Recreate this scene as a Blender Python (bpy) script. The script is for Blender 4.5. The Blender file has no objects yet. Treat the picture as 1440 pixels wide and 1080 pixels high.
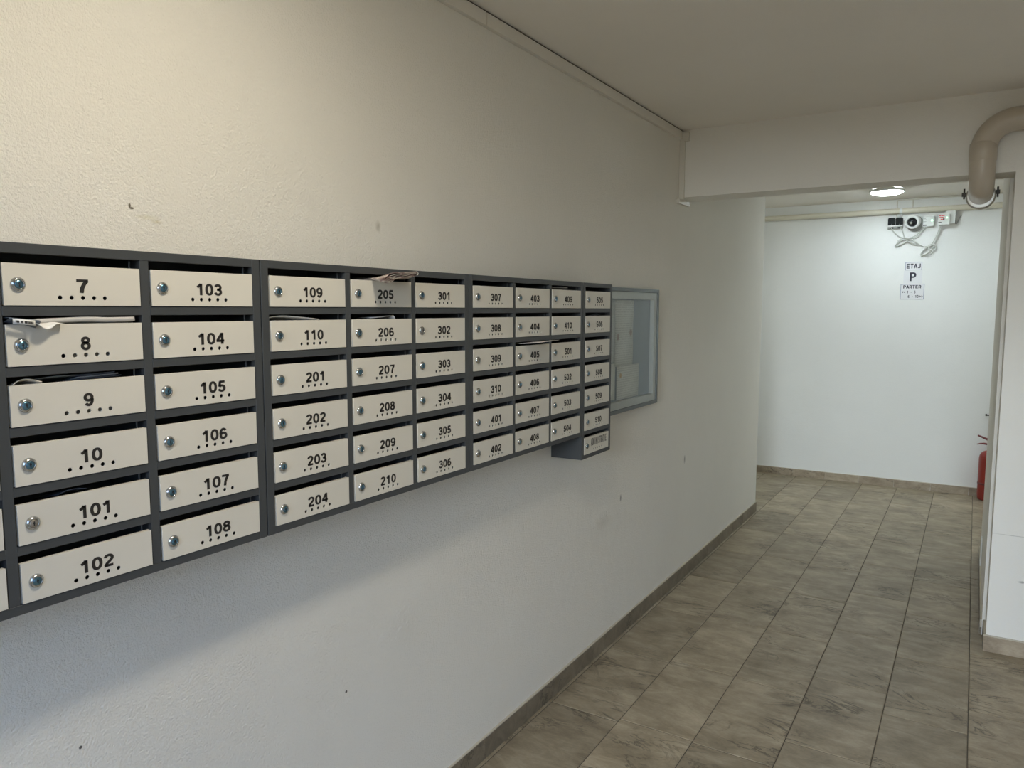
import bpy, bmesh, math, random
from mathutils import Vector, Matrix
from mathutils import noise as mnoise
random.seed(7)
PI = math.pi
scn = bpy.context.scene
COL = scn.collection

# ------------------------------------------------------------------ camera
cam_data = bpy.data.cameras.new('camera')
cam = bpy.data.objects.new('camera', cam_data)
COL.objects.link(cam)
YAW, PITCH, ROLL = math.radians(31.428), math.radians(5.625), math.radians(0.075)
_F = Vector((-math.sin(YAW) * math.cos(PITCH), math.cos(YAW) * math.cos(PITCH), -math.sin(PITCH)))
_R = Vector((math.cos(YAW), math.sin(YAW), 0))
_U = _R.cross(_F)
_r = math.cos(ROLL) * _R + math.sin(ROLL) * _U
_u = -math.sin(ROLL) * _R + math.cos(ROLL) * _U
cam.matrix_world = Matrix(((_r.x, _u.x, -_F.x, 1.3237), (_r.y, _u.y, -_F.y, -0.3557), (_r.z, _u.z, -_F.z, 1.6435), (0, 0, 0, 1)))
cam_data.sensor_width = 36.0
cam_data.lens = 36.0 * 1062.96 / 1440.0
cam_data.clip_start = 0.02
scn.camera = cam

# ------------------------------------------------------------------ light and exposure
LAMP_HALL = 172.0        # front ceiling lamp, over the mailboxes
LAMP_CORRIDOR = 67.0    # far ceiling lamp
SKY = 5.6              # blue sky seen through the entrance
DAY = 500.0              # daylight through the glazed entrance behind the camera
scn.view_settings.view_transform = 'Standard'
scn.view_settings.look = 'None'
scn.view_settings.gamma = 1.0
scn.view_settings.use_curve_mapping = False
scn.view_settings.exposure = 0.0
scn.cycles.use_denoising = True
scn.cycles.max_bounces = 12
scn.cycles.diffuse_bounces = 8
world = bpy.data.worlds.new('world')
scn.world = world
world.use_nodes = True
_nt = world.node_tree                      # pale blue sky above the horizon, dull ground below it
_tc = _nt.nodes.new('ShaderNodeTexCoord')
_sp = _nt.nodes.new('ShaderNodeSeparateXYZ')
_rp = _nt.nodes.new('ShaderNodeValToRGB')
_nt.links.new(_tc.outputs['Generated'], _sp.inputs[0])
_nt.links.new(_sp.outputs[2], _rp.inputs[0])
_rp.color_ramp.elements[0].position, _rp.color_ramp.elements[0].color = 0.0, (0.05, 0.048, 0.042, 1)
_rp.color_ramp.elements[1].position, _rp.color_ramp.elements[1].color = 0.12, (0.46, 0.64, 1.0, 1)
_nt.links.new(_rp.outputs[0], _nt.nodes['Background'].inputs[0])
_nt.nodes['Background'].inputs[1].default_value = SKY
day = bpy.data.lights.new('daylight', 'AREA')
day.shape = 'RECTANGLE'
day.size, day.size_y = 2.0, 1.6
day.color = (0.90, 0.96, 1.0)
day.energy = DAY
day_o = bpy.data.objects.new('daylight', day)
day_o.location = (1.5, -6.5, 2.5)
day_o.rotation_euler = (PI / 2, 0, 0)
COL.objects.link(day_o)

# ------------------------------------------------------------------ helpers
def new_mat(name, color, rough=0.5, metal=0.0, spec=None):
    m = bpy.data.materials.new(name)
    m.use_nodes = True
    b = m.node_tree.nodes['Principled BSDF']
    b.inputs['Base Color'].default_value = (*color, 1)
    b.inputs['Roughness'].default_value = rough
    b.inputs['Metallic'].default_value = metal
    if spec is not None:
        b.inputs['Specular IOR Level'].default_value = spec
    return m

def nd(m, t, **kw):
    n = m.node_tree.nodes.new(t)
    for k, v in kw.items():
        setattr(n, k, v)
    return n

def lk(m, a, b):
    m.node_tree.links.new(a, b)

def math_node(m, op, a, b=None, c=None, clamp=False):
    n = nd(m, 'ShaderNodeMath', operation=op, use_clamp=clamp)
    for i, v in enumerate((a, b, c)):
        if v is None:
            continue
        if hasattr(v, 'links'):
            lk(m, v, n.inputs[i])
        else:
            n.inputs[i].default_value = v
    return n.outputs[0]

def mix_color(m, fac, a, b):
    n = nd(m, 'ShaderNodeMix', data_type='RGBA')
    for sock, v in ((n.inputs[0], fac), (n.inputs[6], a), (n.inputs[7], b)):
        if hasattr(v, 'links'):
            lk(m, v, sock)
        elif isinstance(v, (tuple, list)):
            sock.default_value = (*v, 1)
        else:
            sock.default_value = v
    return n.outputs[2]

def noise_node(m, vec, scale, detail=3.0, rough=0.55, dist=0.0):
    n = nd(m, 'ShaderNodeTexNoise')
    lk(m, vec, n.inputs['Vector'])
    n.inputs['Scale'].default_value = scale
    n.inputs['Detail'].default_value = detail
    n.inputs['Roughness'].default_value = rough
    n.inputs['Distortion'].default_value = dist
    return n.outputs['Fac']

def ramp(m, fac, stops):
    n = nd(m, 'ShaderNodeValToRGB')
    lk(m, fac, n.inputs[0])
    e = n.color_ramp.elements
    while len(e) < len(stops):
        e.new(0.5)
    for el, (p, c) in zip(e, stops):
        el.position = p
        el.color = (*c, 1) if isinstance(c, (tuple, list)) else (c, c, c, 1)
    return n.outputs[0]

class MB:
    """collects shapes, builds ONE mesh"""
    def __init__(s):
        s.v, s.f, s.mi, s.sm = [], [], [], []
    def add(s, vs, fs, mi=0, smooth=False):
        b = len(s.v)
        s.v += [tuple(v) for v in vs]
        for f in fs:
            s.f.append(tuple(b + i for i in f))
            s.mi.append(mi)
            s.sm.append(smooth)
    def box(s, x0, x1, y0, y1, z0, z1, mi=0):
        vs = [(x, y, z) for x in (x0, x1) for y in (y0, y1) for z in (z0, z1)]
        s.add(vs, [(0, 1, 3, 2), (4, 6, 7, 5), (0, 4, 5, 1), (2, 3, 7, 6), (0, 2, 6, 4), (1, 5, 7, 3)], mi)
    def tube(s, pts, r, n=10, mi=0, cap=True, closed=False):
        pts = [Vector(p) for p in pts]
        N = len(pts)
        rr = r if isinstance(r, (list, tuple)) else [r] * N
        rings, up = [], None
        for i, p in enumerate(pts):
            a = pts[i - 1] if (i > 0 or closed) else p
            b = pts[(i + 1) % N] if (i < N - 1 or closed) else p
            t = (b - a).normalized()
            if up is None:
                up = t.orthogonal().normalized()
            up = (up - t * up.dot(t))
            up = up.normalized() if up.length > 1e-6 else t.orthogonal().normalized()
            w = t.cross(up)
            rings.append([p + (up * math.cos(k * 2 * PI / n) + w * math.sin(k * 2 * PI / n)) * rr[i] for k in range(n)])
        vs = [v for ring in rings for v in ring]
        fs = []
        for i in range(N if closed else N - 1):
            a, b = i * n, ((i + 1) % N) * n
            for k in range(n):
                k2 = (k + 1) % n
                fs.append((a + k, a + k2, b + k2, b + k))
        s.add(vs, fs, mi, True)
        if cap and not closed:
            s.add(rings[0], [tuple(range(n))[::-1]], mi)
            s.add(rings[-1], [tuple(range(n))], mi)
    def lathe(s, prof, n=32, mi=0, mat=None, smooth=True):
        """prof: list of (radius, height); axis z, then placed by mat"""
        mat = mat or Matrix()
        vs, fs = [], []
        for r, h in prof:
            for k in range(n):
                a = 2 * PI * k / n
                vs.append(mat @ Vector((r * math.cos(a), r * math.sin(a), h)))
        for i in range(len(prof) - 1):
            for k in range(n):
                k2 = (k + 1) % n
                fs.append((i * n + k, i * n + k2, (i + 1) * n + k2, (i + 1) * n + k))
        s.add(vs, fs, mi, smooth)
    def sheet(s, grid, th, mi=0, nrm=None):
        """grid[i][j] of points -> a thin solid sheet of thickness th"""
        R_, C_ = len(grid), len(grid[0])
        g = [[Vector(p) for p in row] for row in grid]
        top, bot = [], []
        for i in range(R_):
            for j in range(C_):
                a = g[min(i + 1, R_ - 1)][j] - g[max(i - 1, 0)][j]
                b = g[i][min(j + 1, C_ - 1)] - g[i][max(j - 1, 0)]
                nn = a.cross(b)
                nn = nn.normalized() if nn.length > 1e-9 else Vector((0, 0, 1))
                top.append(g[i][j] + nn * th / 2)
                bot.append(g[i][j] - nn * th / 2)
        q = lambda i, j: i * C_ + j
        o = R_ * C_
        fs = []
        for i in range(R_ - 1):
            for j in range(C_ - 1):
                fs.append((q(i, j), q(i + 1, j), q(i + 1, j + 1), q(i, j + 1)))
                fs.append((o + q(i, j), o + q(i, j + 1), o + q(i + 1, j + 1), o + q(i + 1, j)))
        for i in range(R_ - 1):
            for j in (0, C_ - 1):
                fs.append((q(i, j), q(i + 1, j), o + q(i + 1, j), o + q(i, j)))
        for j in range(C_ - 1):
            for i in (0, R_ - 1):
                fs.append((q(i, j), q(i, j + 1), o + q(i, j + 1), o + q(i, j)))
        s.add(top + bot, fs, mi, True)
    def mesh(s, name, mats, off=(0, 0, 0)):
        me = bpy.data.meshes.new(name)
        o = Vector(off)
        me.from_pydata([Vector(v) - o for v in s.v], [], s.f)
        for m in mats:
            me.materials.append(m)
        for p, mi, sm in zip(me.polygons, s.mi, s.sm):
            p.material_index = mi
            p.use_smooth = sm
        bm = bmesh.new()
        bm.from_mesh(me)
        bmesh.ops.recalc_face_normals(bm, faces=bm.faces)
        bm.to_mesh(me)
        bm.free()
        return me

def wloc(o):
    v = Vector((0, 0, 0))
    while o is not None:
        v += o.location
        o = o.parent
    return v

def link(name, me, parent=None, loc=(0, 0, 0), bevel=0, seg=2):
    o = bpy.data.objects.new(name, me)
    COL.objects.link(o)
    o.location = loc
    if parent is not None:
        o.parent = parent
    if bevel:
        md = o.modifiers.new('bevel', 'BEVEL')
        md.width = bevel
        md.segments = seg
        md.limit_method = 'ANGLE'
        md.angle_limit = math.radians(40)
    return o

def obj(name, mb, mats, parent=None, bevel=0, seg=2):
    """mesh given in room coordinates; becomes a child of parent (or a top-level object)"""
    mats = mats if isinstance(mats, (list, tuple)) else [mats]
    off = wloc(parent) if parent is not None else (0, 0, 0)
    return link(name, mb.mesh(name, mats, off), parent, (0, 0, 0), bevel, seg)

def tag(o, label, cat, group=None):
    o['label'] = label
    o['category'] = cat
    if group:
        o['group'] = group
    return o

def thing(name, label, cat, loc, group=None):
    o = bpy.data.objects.new(name, None)
    COL.objects.link(o)
    o.location = loc
    o.empty_display_size = 0.05
    return tag(o, label, cat, group)

def single(name, mb, mats, loc, label, cat, group=None, bevel=0, seg=2):
    mats = mats if isinstance(mats, (list, tuple)) else [mats]
    o = link(name, mb.mesh(name, mats, loc), None, loc, bevel, seg)
    return tag(o, label, cat, group)

def struct(name, mb, mats, bevel=0):
    o = obj(name, mb, mats, None, bevel)
    o['kind'] = 'structure'
    return o

def smooth_path(pts, n=8, closed=False):
    P = [Vector(p) for p in pts]
    out = []
    N = len(P)
    rng = range(N) if closed else range(N - 1)
    for i in rng:
        p1, p2 = P[i], P[(i + 1) % N]
        p0 = P[i - 1] if (i > 0 or closed) else p1
        p3 = P[(i + 2) % N] if (i < N - 2 or closed) else p2
        for k in range(n):
            t = k / n
            out.append(0.5 * ((2 * p1) + (p2 - p0) * t + (2 * p0 - 5 * p1 + 4 * p2 - p3) * t * t + (3 * p1 - p0 - 3 * p2 + p3) * t ** 3))
    if not closed:
        out.append(P[-1])
    return out

def mesh_from_curve(cu):
    o = bpy.data.objects.new('tmp', cu)
    COL.objects.link(o)
    dg = bpy.context.evaluated_depsgraph_get()
    me = bpy.data.meshes.new_from_object(o.evaluated_get(dg))
    bpy.data.objects.remove(o)
    return me

BASIS_X = Matrix(((0, 0, 1, 0), (1, 0, 0, 0), (0, 1, 0, 0), (0, 0, 0, 1)))   # drawing x,y,z -> room y,z,x  (faces +x)
BASIS_MY = Matrix(((1, 0, 0, 0), (0, 0, -1, 0), (0, 1, 0, 0), (0, 0, 0, 1)))  # drawing x,y,z -> room x,z,-y (faces -y)

def _arc(cx, cy, rx, ry, a0, a1, n=14, e=2.0):
    out = []
    for k in range(n + 1):
        a = math.radians(a0 + (a1 - a0) * k / n)
        c, d = math.cos(a), math.sin(a)
        out.append((cx + rx * math.copysign(abs(c) ** (2 / e), c), cy + ry * math.copysign(abs(d) ** (2 / e), d)))
    return out

# centre lines of bold sans-serif characters in a box 0.70 wide and 1 high
GLYPH = {
    '0': [_arc(0.35, 0.5, 0.25, 0.415, 0, 360, 36, 2.2)],
    '1': [[(0.42, 0.0), (0.42, 1.0)], [(0.10, 0.70), (0.26, 0.79), (0.40, 0.965)]],
    '2': [_arc(0.34, 0.70, 0.245, 0.215, 172, -38, 16) + [(0.40, 0.42), (0.22, 0.27), (0.13, 0.13), (0.115, 0.085)], [(0.03, 0.085), (0.64, 0.085)]],
    '3': [_arc(0.335, 0.715, 0.225, 0.20, 165, -80, 16) + [(0.25, 0.525)], [(0.25, 0.53)] + _arc(0.335, 0.305, 0.255, 0.222, 85, -168, 18)],
    '4': [[(0.50, 0.0), (0.50, 1.0)], [(0.0, 0.29), (0.68, 0.29)], [(0.07, 0.30), (0.47, 0.94)]],
    '5': [[(0.15, 0.915), (0.62, 0.915)], [(0.20, 0.95), (0.135, 0.47)], _arc(0.335, 0.325, 0.255, 0.242, 145, -165, 20)],
    '6': [_arc(0.36, 0.5, 0.265, 0.415, 42, 190, 18), _arc(0.355, 0.32, 0.25, 0.235, 0, 360, 28)],
    '7': [[(0.04, 0.915), (0.66, 0.915)], [(0.58, 0.88), (0.44, 0.66), (0.335, 0.38), (0.285, 0.0)]],
    '8': [_arc(0.35, 0.735, 0.21, 0.182, 0, 360, 26), _arc(0.35, 0.305, 0.25, 0.222, 0, 360, 28)],
    'A': [[(0.06, 0.0), (0.34, 0.98)], [(0.36, 0.98), (0.64, 0.0)], [(0.16, 0.28), (0.54, 0.28)]],
    'D': [[(0.12, 0.0), (0.12, 1.0)], [(0.1, 0.915)] + _arc(0.30, 0.5, 0.28, 0.415, 90, -90, 18) + [(0.1, 0.085)]],
    'E': [[(0.12, 0.0), (0.12, 1.0)], [(0.1, 0.915), (0.62, 0.915)], [(0.1, 0.51), (0.58, 0.51)], [(0.1, 0.085), (0.64, 0.085)]],
    'I': [[(0.35, 0.0), (0.35, 1.0)]],
    'J': [[(0.50, 1.0), (0.50, 0.3)] + _arc(0.30, 0.29, 0.20, 0.205, 0, -175, 12)],
    'M': [[(0.08, 0.0), (0.08, 1.0)], [(0.08, 0.97), (0.35, 0.1)], [(0.35, 0.1), (0.62, 0.97)], [(0.62, 0.0), (0.62, 1.0)]],
    'N': [[(0.10, 0.0), (0.10, 1.0)], [(0.10, 0.95), (0.60, 0.05)], [(0.60, 0.0), (0.60, 1.0)]],
    'P': [[(0.12, 0.0), (0.12, 1.0)], [(0.1, 0.915), (0.36, 0.915)] + _arc(0.38, 0.69, 0.20, 0.225, 90, -90, 14) + [(0.1, 0.465)]],
    'R': [[(0.12, 0.0), (0.12, 1.0)], [(0.1, 0.915), (0.36, 0.915)] + _arc(0.38, 0.70, 0.20, 0.215, 90, -90, 14) + [(0.1, 0.485)], [(0.36, 0.47), (0.60, 0.0)]],
    'S': [_arc(0.345, 0.71, 0.225, 0.205, 25, 250, 16) + _arc(0.345, 0.295, 0.245, 0.21, 70, -160, 16)],
    'T': [[(0.35, 0.0), (0.35, 1.0)], [(0.03, 0.915), (0.67, 0.915)]],
    '<': [[(0.58, 0.82), (0.14, 0.5), (0.58, 0.18)]],
    '>': [[(0.12, 0.82), (0.56, 0.5), (0.12, 0.18)]],
    '-': [[(0.14, 0.46), (0.56, 0.46)]],
    ' ': [],
}
GLYPH['9'] = [[(0.70 - x, 1 - y) for x, y in p] for p in GLYPH['6']]

def text_mesh(txt, height, width, mat, stroke=0.19, basis=BASIS_X, depth=0.0003):
    """raised lettering centred on its origin, height and overall width in metres"""
    vs, fs = [], []
    adv = 0.80
    for ci, ch in enumerate(txt):
        for path in GLYPH[ch]:
            P = [Vector((x + ci * adv, y)) for x, y in path]
            closed = (P[0] - P[-1]).length < 1e-6
            if closed:
                P = P[:-1]
            N = len(P)
            L_, R_ = [], []
            for i in range(N):
                a = P[i - 1] if (i > 0 or closed) else None
                b = P[(i + 1) % N] if (i < N - 1 or closed) else None
                d1 = (P[i] - a).normalized() if a is not None else None
                d2 = (b - P[i]).normalized() if b is not None else None
                d1 = d1 or d2
                d2 = d2 or d1
                t = (d1 + d2).normalized()
                nn = Vector((-t.y, t.x))
                k = min(1.6, 1 / max(0.3, nn.dot(Vector((-d1.y, d1.x)))))
                hw = stroke / 2 * (0.92 if abs(nn.y) > 0.8 else 1.0)
                L_.append(P[i] + nn * hw * k)
                R_.append(P[i] - nn * hw * k)
            o = len(vs)
            for z in (0.0, 1.0):
                vs += [(p.x, p.y, z) for p in L_] + [(p.x, p.y, z) for p in R_]
            for i in range(N if closed else N - 1):
                j = (i + 1) % N
                fs += [(o + 2 * N + i, o + 3 * N + i, o + 3 * N + j, o + 2 * N + j), (o + i, o + 2 * N + i, o + 2 * N + j, o + j), (o + N + i, o + N + j, o + 3 * N + j, o + 3 * N + i)]
            if not closed:
                for i in (0, N - 1):
                    fs.append((o + i, o + N + i, o + 3 * N + i, o + 2 * N + i))
    xs = [v[0] for v in vs]
    ys = [v[1] for v in vs]
    cx, cy = (max(xs) + min(xs)) / 2, 0.5
    me = bpy.data.meshes.new('lettering')
    me.from_pydata(vs, [], fs)
    me.transform(basis @ Matrix.Diagonal((width / (max(xs) - min(xs)), height, depth, 1)) @ Matrix.Translation((-cx, -cy, 0)))
    me.materials.append(mat)
    return me

# ------------------------------------------------------------------ materials
def plaster(name, color, bump=0.35, scale=170.0, marks=()):
    m = new_mat(name, color, 0.85, spec=0.25)
    b = m.node_tree.nodes['Principled BSDF']
    geo = nd(m, 'ShaderNodeNewGeometry').outputs['Position']
    n1 = noise_node(m, geo, scale, 4, 0.6)
    n2 = noise_node(m, geo, 14.0, 3, 0.5)
    n3 = noise_node(m, geo, 1.3, 3, 0.55)
    base = mix_color(m, ramp(m, n3, ((0.3, 0.0), (0.75, 1.0))), color, tuple(c * 0.95 for c in color))
    base = mix_color(m, ramp(m, n2, ((0.62, 0.0), (0.8, 0.25))), base, tuple(c * 0.9 for c in color))
    h = math_node(m, 'ADD', n1, math_node(m, 'MULTIPLY', n2, 0.8))
    for (pos, rad, col, amt, kind) in marks:
        sub = nd(m, 'ShaderNodeVectorMath', operation='SUBTRACT')
        lk(m, geo, sub.inputs[0])
        sub.inputs[1].default_value = pos
        div = nd(m, 'ShaderNodeVectorMath', operation='DIVIDE')
        lk(m, sub.outputs[0], div.inputs[0])
        div.inputs[1].default_value = rad
        ln = nd(m, 'ShaderNodeVectorMath', operation='LENGTH')
        lk(m, div.outputs[0], ln.inputs[0])
        dn = math_node(m, 'ADD', ln.outputs['Value'], math_node(m, 'MULTIPLY', math_node(m, 'SUBTRACT', noise_node(m, geo, 60.0, 3), 0.5), 0.9))
        mask = math_node(m, 'MULTIPLY', math_node(m, 'SUBTRACT', 1.0, dn, clamp=True), amt, clamp=True)
        if kind == 'bump':
            h = math_node(m, 'ADD', h, math_node(m, 'MULTIPLY', mask, math_node(m, 'MULTIPLY', noise_node(m, geo, 45.0, 4, 0.6, 1.2), 3.0)))
            base = mix_color(m, math_node(m, 'MULTIPLY', mask, 0.35), base, col)
        else:
            base = mix_color(m, mask, base, col)
    lk(m, base, b.inputs['Base Color'])
    bp = nd(m, 'ShaderNodeBump')
    bp.inputs['Strength'].default_value = bump
    bp.inputs['Distance'].default_value = 0.006
    lk(m, h, bp.inputs['Height'])
    lk(m, bp.outputs[0], b.inputs['Normal'])
    return m

WX = -0.14
M_wall_left = plaster('plaster_left', (0.86, 0.835, 0.765), 0.72, 210.0, (
    ((WX, 0.564, 1.851), (0.05, 0.0035, 0.0065), (0.16, 0.14, 0.10), 2.2, 'c'),
    ((WX, 0.568, 1.846), (0.05, 0.0055, 0.003), (0.16, 0.14, 0.10), 2.2, 'c'),
    ((WX, 0.600, 1.831), (0.05, 0.030, 0.007), (0.70, 0.66, 0.50), 0.7, 'c'),
    ((WX, 0.622, 1.824), (0.05, 0.014, 0.005), (0.60, 0.55, 0.40), 0.8, 'c'),
    ((WX, 1.372, 0.677), (0.05, 0.10, 0.075), (0.78, 0.75, 0.68), 0.7, 'bump'),
    ((WX, 1.143, 0.567), (0.05, 0.0045, 0.0045), (0.12, 0.11, 0.10), 3.0, 'c'),
    ((WX, 0.408, 0.782), (0.05, 0.004, 0.004), (0.12, 0.11, 0.10), 3.0, 'c'),
    ((WX, 1.309, 1.879), (0.05, 0.012, 0.018), (0.55, 0.52, 0.44), 1.0, 'c'),
    ((WX, 3.08, 0.71), (0.05, 0.012, 0.022), (0.35, 0.33, 0.30), 1.4, 'c'),
    ((WX, 4.05, 0.74), (0.05, 0.015, 0.030), (0.35, 0.33, 0.30), 1.2, 'c'),
    ((WX, 2.86, 0.64), (0.05, 0.10, 0.05), (0.62, 0.58, 0.50), 1.0, 'bump'),
))
M_wall = plaster('plaster_wall', (0.87, 0.85, 0.80), 0.25, 170.0, (
    ((1.53, 3.85, 0.583), (0.12, 0.05, 0.0022), (0.55, 0.54, 0.50), 1.2, 'c'),
    ((1.575, 3.85, 0.365), (0.020, 0.05, 0.007), (0.45, 0.44, 0.41), 1.2, 'c'),
))
M_wall_far = plaster('plaster_far', (0.86, 0.865, 0.85), 0.25, 170.0)
M_ceiling = plaster('plaster_ceiling', (0.88, 0.84, 0.775), 0.2, 200.0)

def stone(name, c_dark, c_mid, c_light, island=True):
    m = new_mat(name, c_mid, 0.48)
    b = m.node_tree.nodes['Principled BSDF']
    geo = nd(m, 'ShaderNodeNewGeometry')
    vec = geo.outputs['Position']
    rnd = geo.outputs['Random Per Island']
    comb = nd(m, 'ShaderNodeCombineXYZ')
    for i, k in enumerate((37.0, 91.0, 13.0)):
        lk(m, math_node(m, 'MULTIPLY', rnd, k), comb.inputs[i])
    add = nd(m, 'ShaderNodeVectorMath', operation='ADD')
    lk(m, vec, add.inputs[0])
    lk(m, comb.outputs[0], add.inputs[1])
    mp = nd(m, 'ShaderNodeMapping')
    lk(m, add.outputs[0], mp.inputs['Vector'])
    mp.inputs['Rotation'].default_value = (0, 0, math.radians(14))
    mp.inputs['Scale'].default_value = (1.0, 2.6, 2.6)
    v2 = mp.outputs[0]
    streak = noise_node(m, v2, 5.0, 9, 0.66, 0.9)
    cloud = noise_node(m, add.outputs[0], 5.5, 5, 0.6, 0.4)
    fine = noise_node(m, v2, 60.0, 6, 0.75)
    f = math_node(m, 'ADD', math_node(m, 'MULTIPLY', streak, 0.44), math_node(m, 'MULTIPLY', cloud, 0.36))
    f = math_node(m, 'ADD', f, math_node(m, 'MULTIPLY', fine, 0.22))
    col = ramp(m, f, ((0.35, c_dark), (0.51, c_mid), (0.68, c_light)))
    vein = noise_node(m, v2, 2.6, 7, 0.66, 1.1)
    ridge = math_node(m, 'ABSOLUTE', math_node(m, 'SUBTRACT', vein, 0.5))
    patch = ramp(m, noise_node(m, add.outputs[0], 3.0, 2), ((0.48, 0.0), (0.62, 1.0)))
    vm = math_node(m, 'MULTIPLY', ramp(m, ridge, ((0.0, 1.0), (0.024, 0.0))), patch)
    col = mix_color(m, math_node(m, 'MULTIPLY', vm, 0.85), col, tuple(c * 0.40 for c in c_dark))
    tone = nd(m, 'ShaderNodeHueSaturation')
    lk(m, col, tone.inputs['Color'])
    lk(m, math_node(m, 'MULTIPLY_ADD', rnd, 0.28, 0.86), tone.inputs['Value'])
    lk(m, tone.outputs[0], b.inputs['Base Color'])
    lk(m, math_node(m, 'MULTIPLY_ADD', fine, 0.25, 0.34), b.inputs['Roughness'])
    bp = nd(m, 'ShaderNodeBump')
    bp.inputs['Strength'].default_value = 0.25
    bp.inputs['Distance'].default_value = 0.003
    lk(m, math_node(m, 'SUBTRACT', f, vm), bp.inputs['Height'])
    lk(m, bp.outputs[0], b.inputs['Normal'])
    return m

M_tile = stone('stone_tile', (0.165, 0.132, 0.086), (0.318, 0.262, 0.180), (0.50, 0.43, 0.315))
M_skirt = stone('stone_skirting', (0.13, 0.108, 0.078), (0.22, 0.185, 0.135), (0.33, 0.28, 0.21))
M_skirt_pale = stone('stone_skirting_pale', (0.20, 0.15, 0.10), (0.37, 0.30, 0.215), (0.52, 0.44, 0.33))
M_grout = new_mat('grout', (0.10, 0.085, 0.065), 0.9)
M_ledge = new_mat('skirting_grout', (0.55, 0.50, 0.41), 0.9)

def painted(name, color, rough, speck=0.0):
    m = new_mat(name, color, rough)
    b = m.node_tree.nodes['Principled BSDF']
    geo = nd(m, 'ShaderNodeNewGeometry').outputs['Position']
    n = noise_node(m, geo, 7.0, 3)
    lk(m, mix_color(m, n, tuple(c * 0.95 for c in color), tuple(min(1, c * 1.05) for c in color)), b.inputs['Base Color'])
    bp = nd(m, 'ShaderNodeBump')
    bp.inputs['Strength'].default_value = 0.06
    bp.inputs['Distance'].default_value = 0.001
    lk(m, noise_node(m, geo, 900.0, 2), bp.inputs['Height'])
    lk(m, bp.outputs[0], b.inputs['Normal'])
    return m

M_frame = painted('anthracite_paint', (0.052, 0.056, 0.059), 0.42)
M_door = painted('cream_paint', (0.66, 0.625, 0.545), 0.38)
M_black = new_mat('black_lettering', (0.018, 0.015, 0.013), 0.6)
M_greytext = new_mat('grey_lettering', (0.13, 0.125, 0.12), 0.6)
M_chrome = new_mat('chrome', (0.52, 0.53, 0.53), 0.2, 1.0)
M_plug = new_mat('blued_plug', (0.15, 0.30, 0.42), 0.28, 1.0)
M_plug2 = new_mat('nickel_plug', (0.50, 0.46, 0.42), 0.3, 1.0)
M_keyhole = new_mat('keyhole', (0.02, 0.025, 0.03), 0.5)
M_pvc = new_mat('white_pvc', (0.72, 0.69, 0.62), 0.4)
M_gap_shade = new_mat('painted_gap_shade', (0.05, 0.04, 0.035), 0.8)
M_pipe = painted('grey_drain_pvc', (0.52, 0.455, 0.37), 0.3)
M_creampipe = painted('cream_pipe_paint', (0.74, 0.70, 0.58), 0.35)
M_steel = new_mat('zinc_steel', (0.58, 0.57, 0.54), 0.42, 1.0)
M_darkmetal = new_mat('dark_metal', (0.06, 0.055, 0.05), 0.5, 0.6)
M_white = new_mat('white_plastic', (0.80, 0.82, 0.80), 0.35)
M_grey = new_mat('grey_plastic', (0.36, 0.37, 0.36), 0.5)
M_blackplastic = new_mat('black_plastic', (0.012, 0.013, 0.014), 0.6, spec=0.2)
M_dome = new_mat('smoked_dome', (0.010, 0.011, 0.013), 0.08)
M_red = new_mat('red_enamel', (0.27, 0.028, 0.020), 0.3)
M_darkred = new_mat('dark_red_metal', (0.16, 0.03, 0.03), 0.4)
M_redmark = new_mat('red_print', (0.75, 0.10, 0.10), 0.5)
M_paper = new_mat('white_paper', (0.80, 0.79, 0.76), 0.7)
M_alu = new_mat('satin_aluminium', (0.15, 0.165, 0.17), 0.4, 0.4)
M_liner = new_mat('white_liner', (0.58, 0.585, 0.56), 0.5)
M_felt = painted('blue_grey_board', (0.33, 0.38, 0.43), 0.8)
M_cable = new_mat('white_cable', (0.58, 0.59, 0.55), 0.45)

def emitter(name, color, strength):
    m = bpy.data.materials.new(name)
    m.use_nodes = True
    nt = m.node_tree
    nt.nodes.remove(nt.nodes['Principled BSDF'])
    e = nt.nodes.new('ShaderNodeEmission')
    e.inputs[0].default_value = (*color, 1)
    e.inputs[1].default_value = strength
    nt.links.new(e.outputs[0], nt.nodes['Material Output'].inputs[0])
    return m
M_lamp_warm = emitter('hall_lamp_glow', (1.0, 0.91, 0.75), LAMP_HALL)
M_lamp_cool = emitter('corridor_lamp_glow', (0.84, 0.955, 1.0), LAMP_CORRIDOR)
M_led_green = emitter('green_led', (0.45, 1.0, 0.6), 3.0)
M_led_red = emitter('red_led', (1.0, 0.25, 0.2), 2.0)

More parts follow.
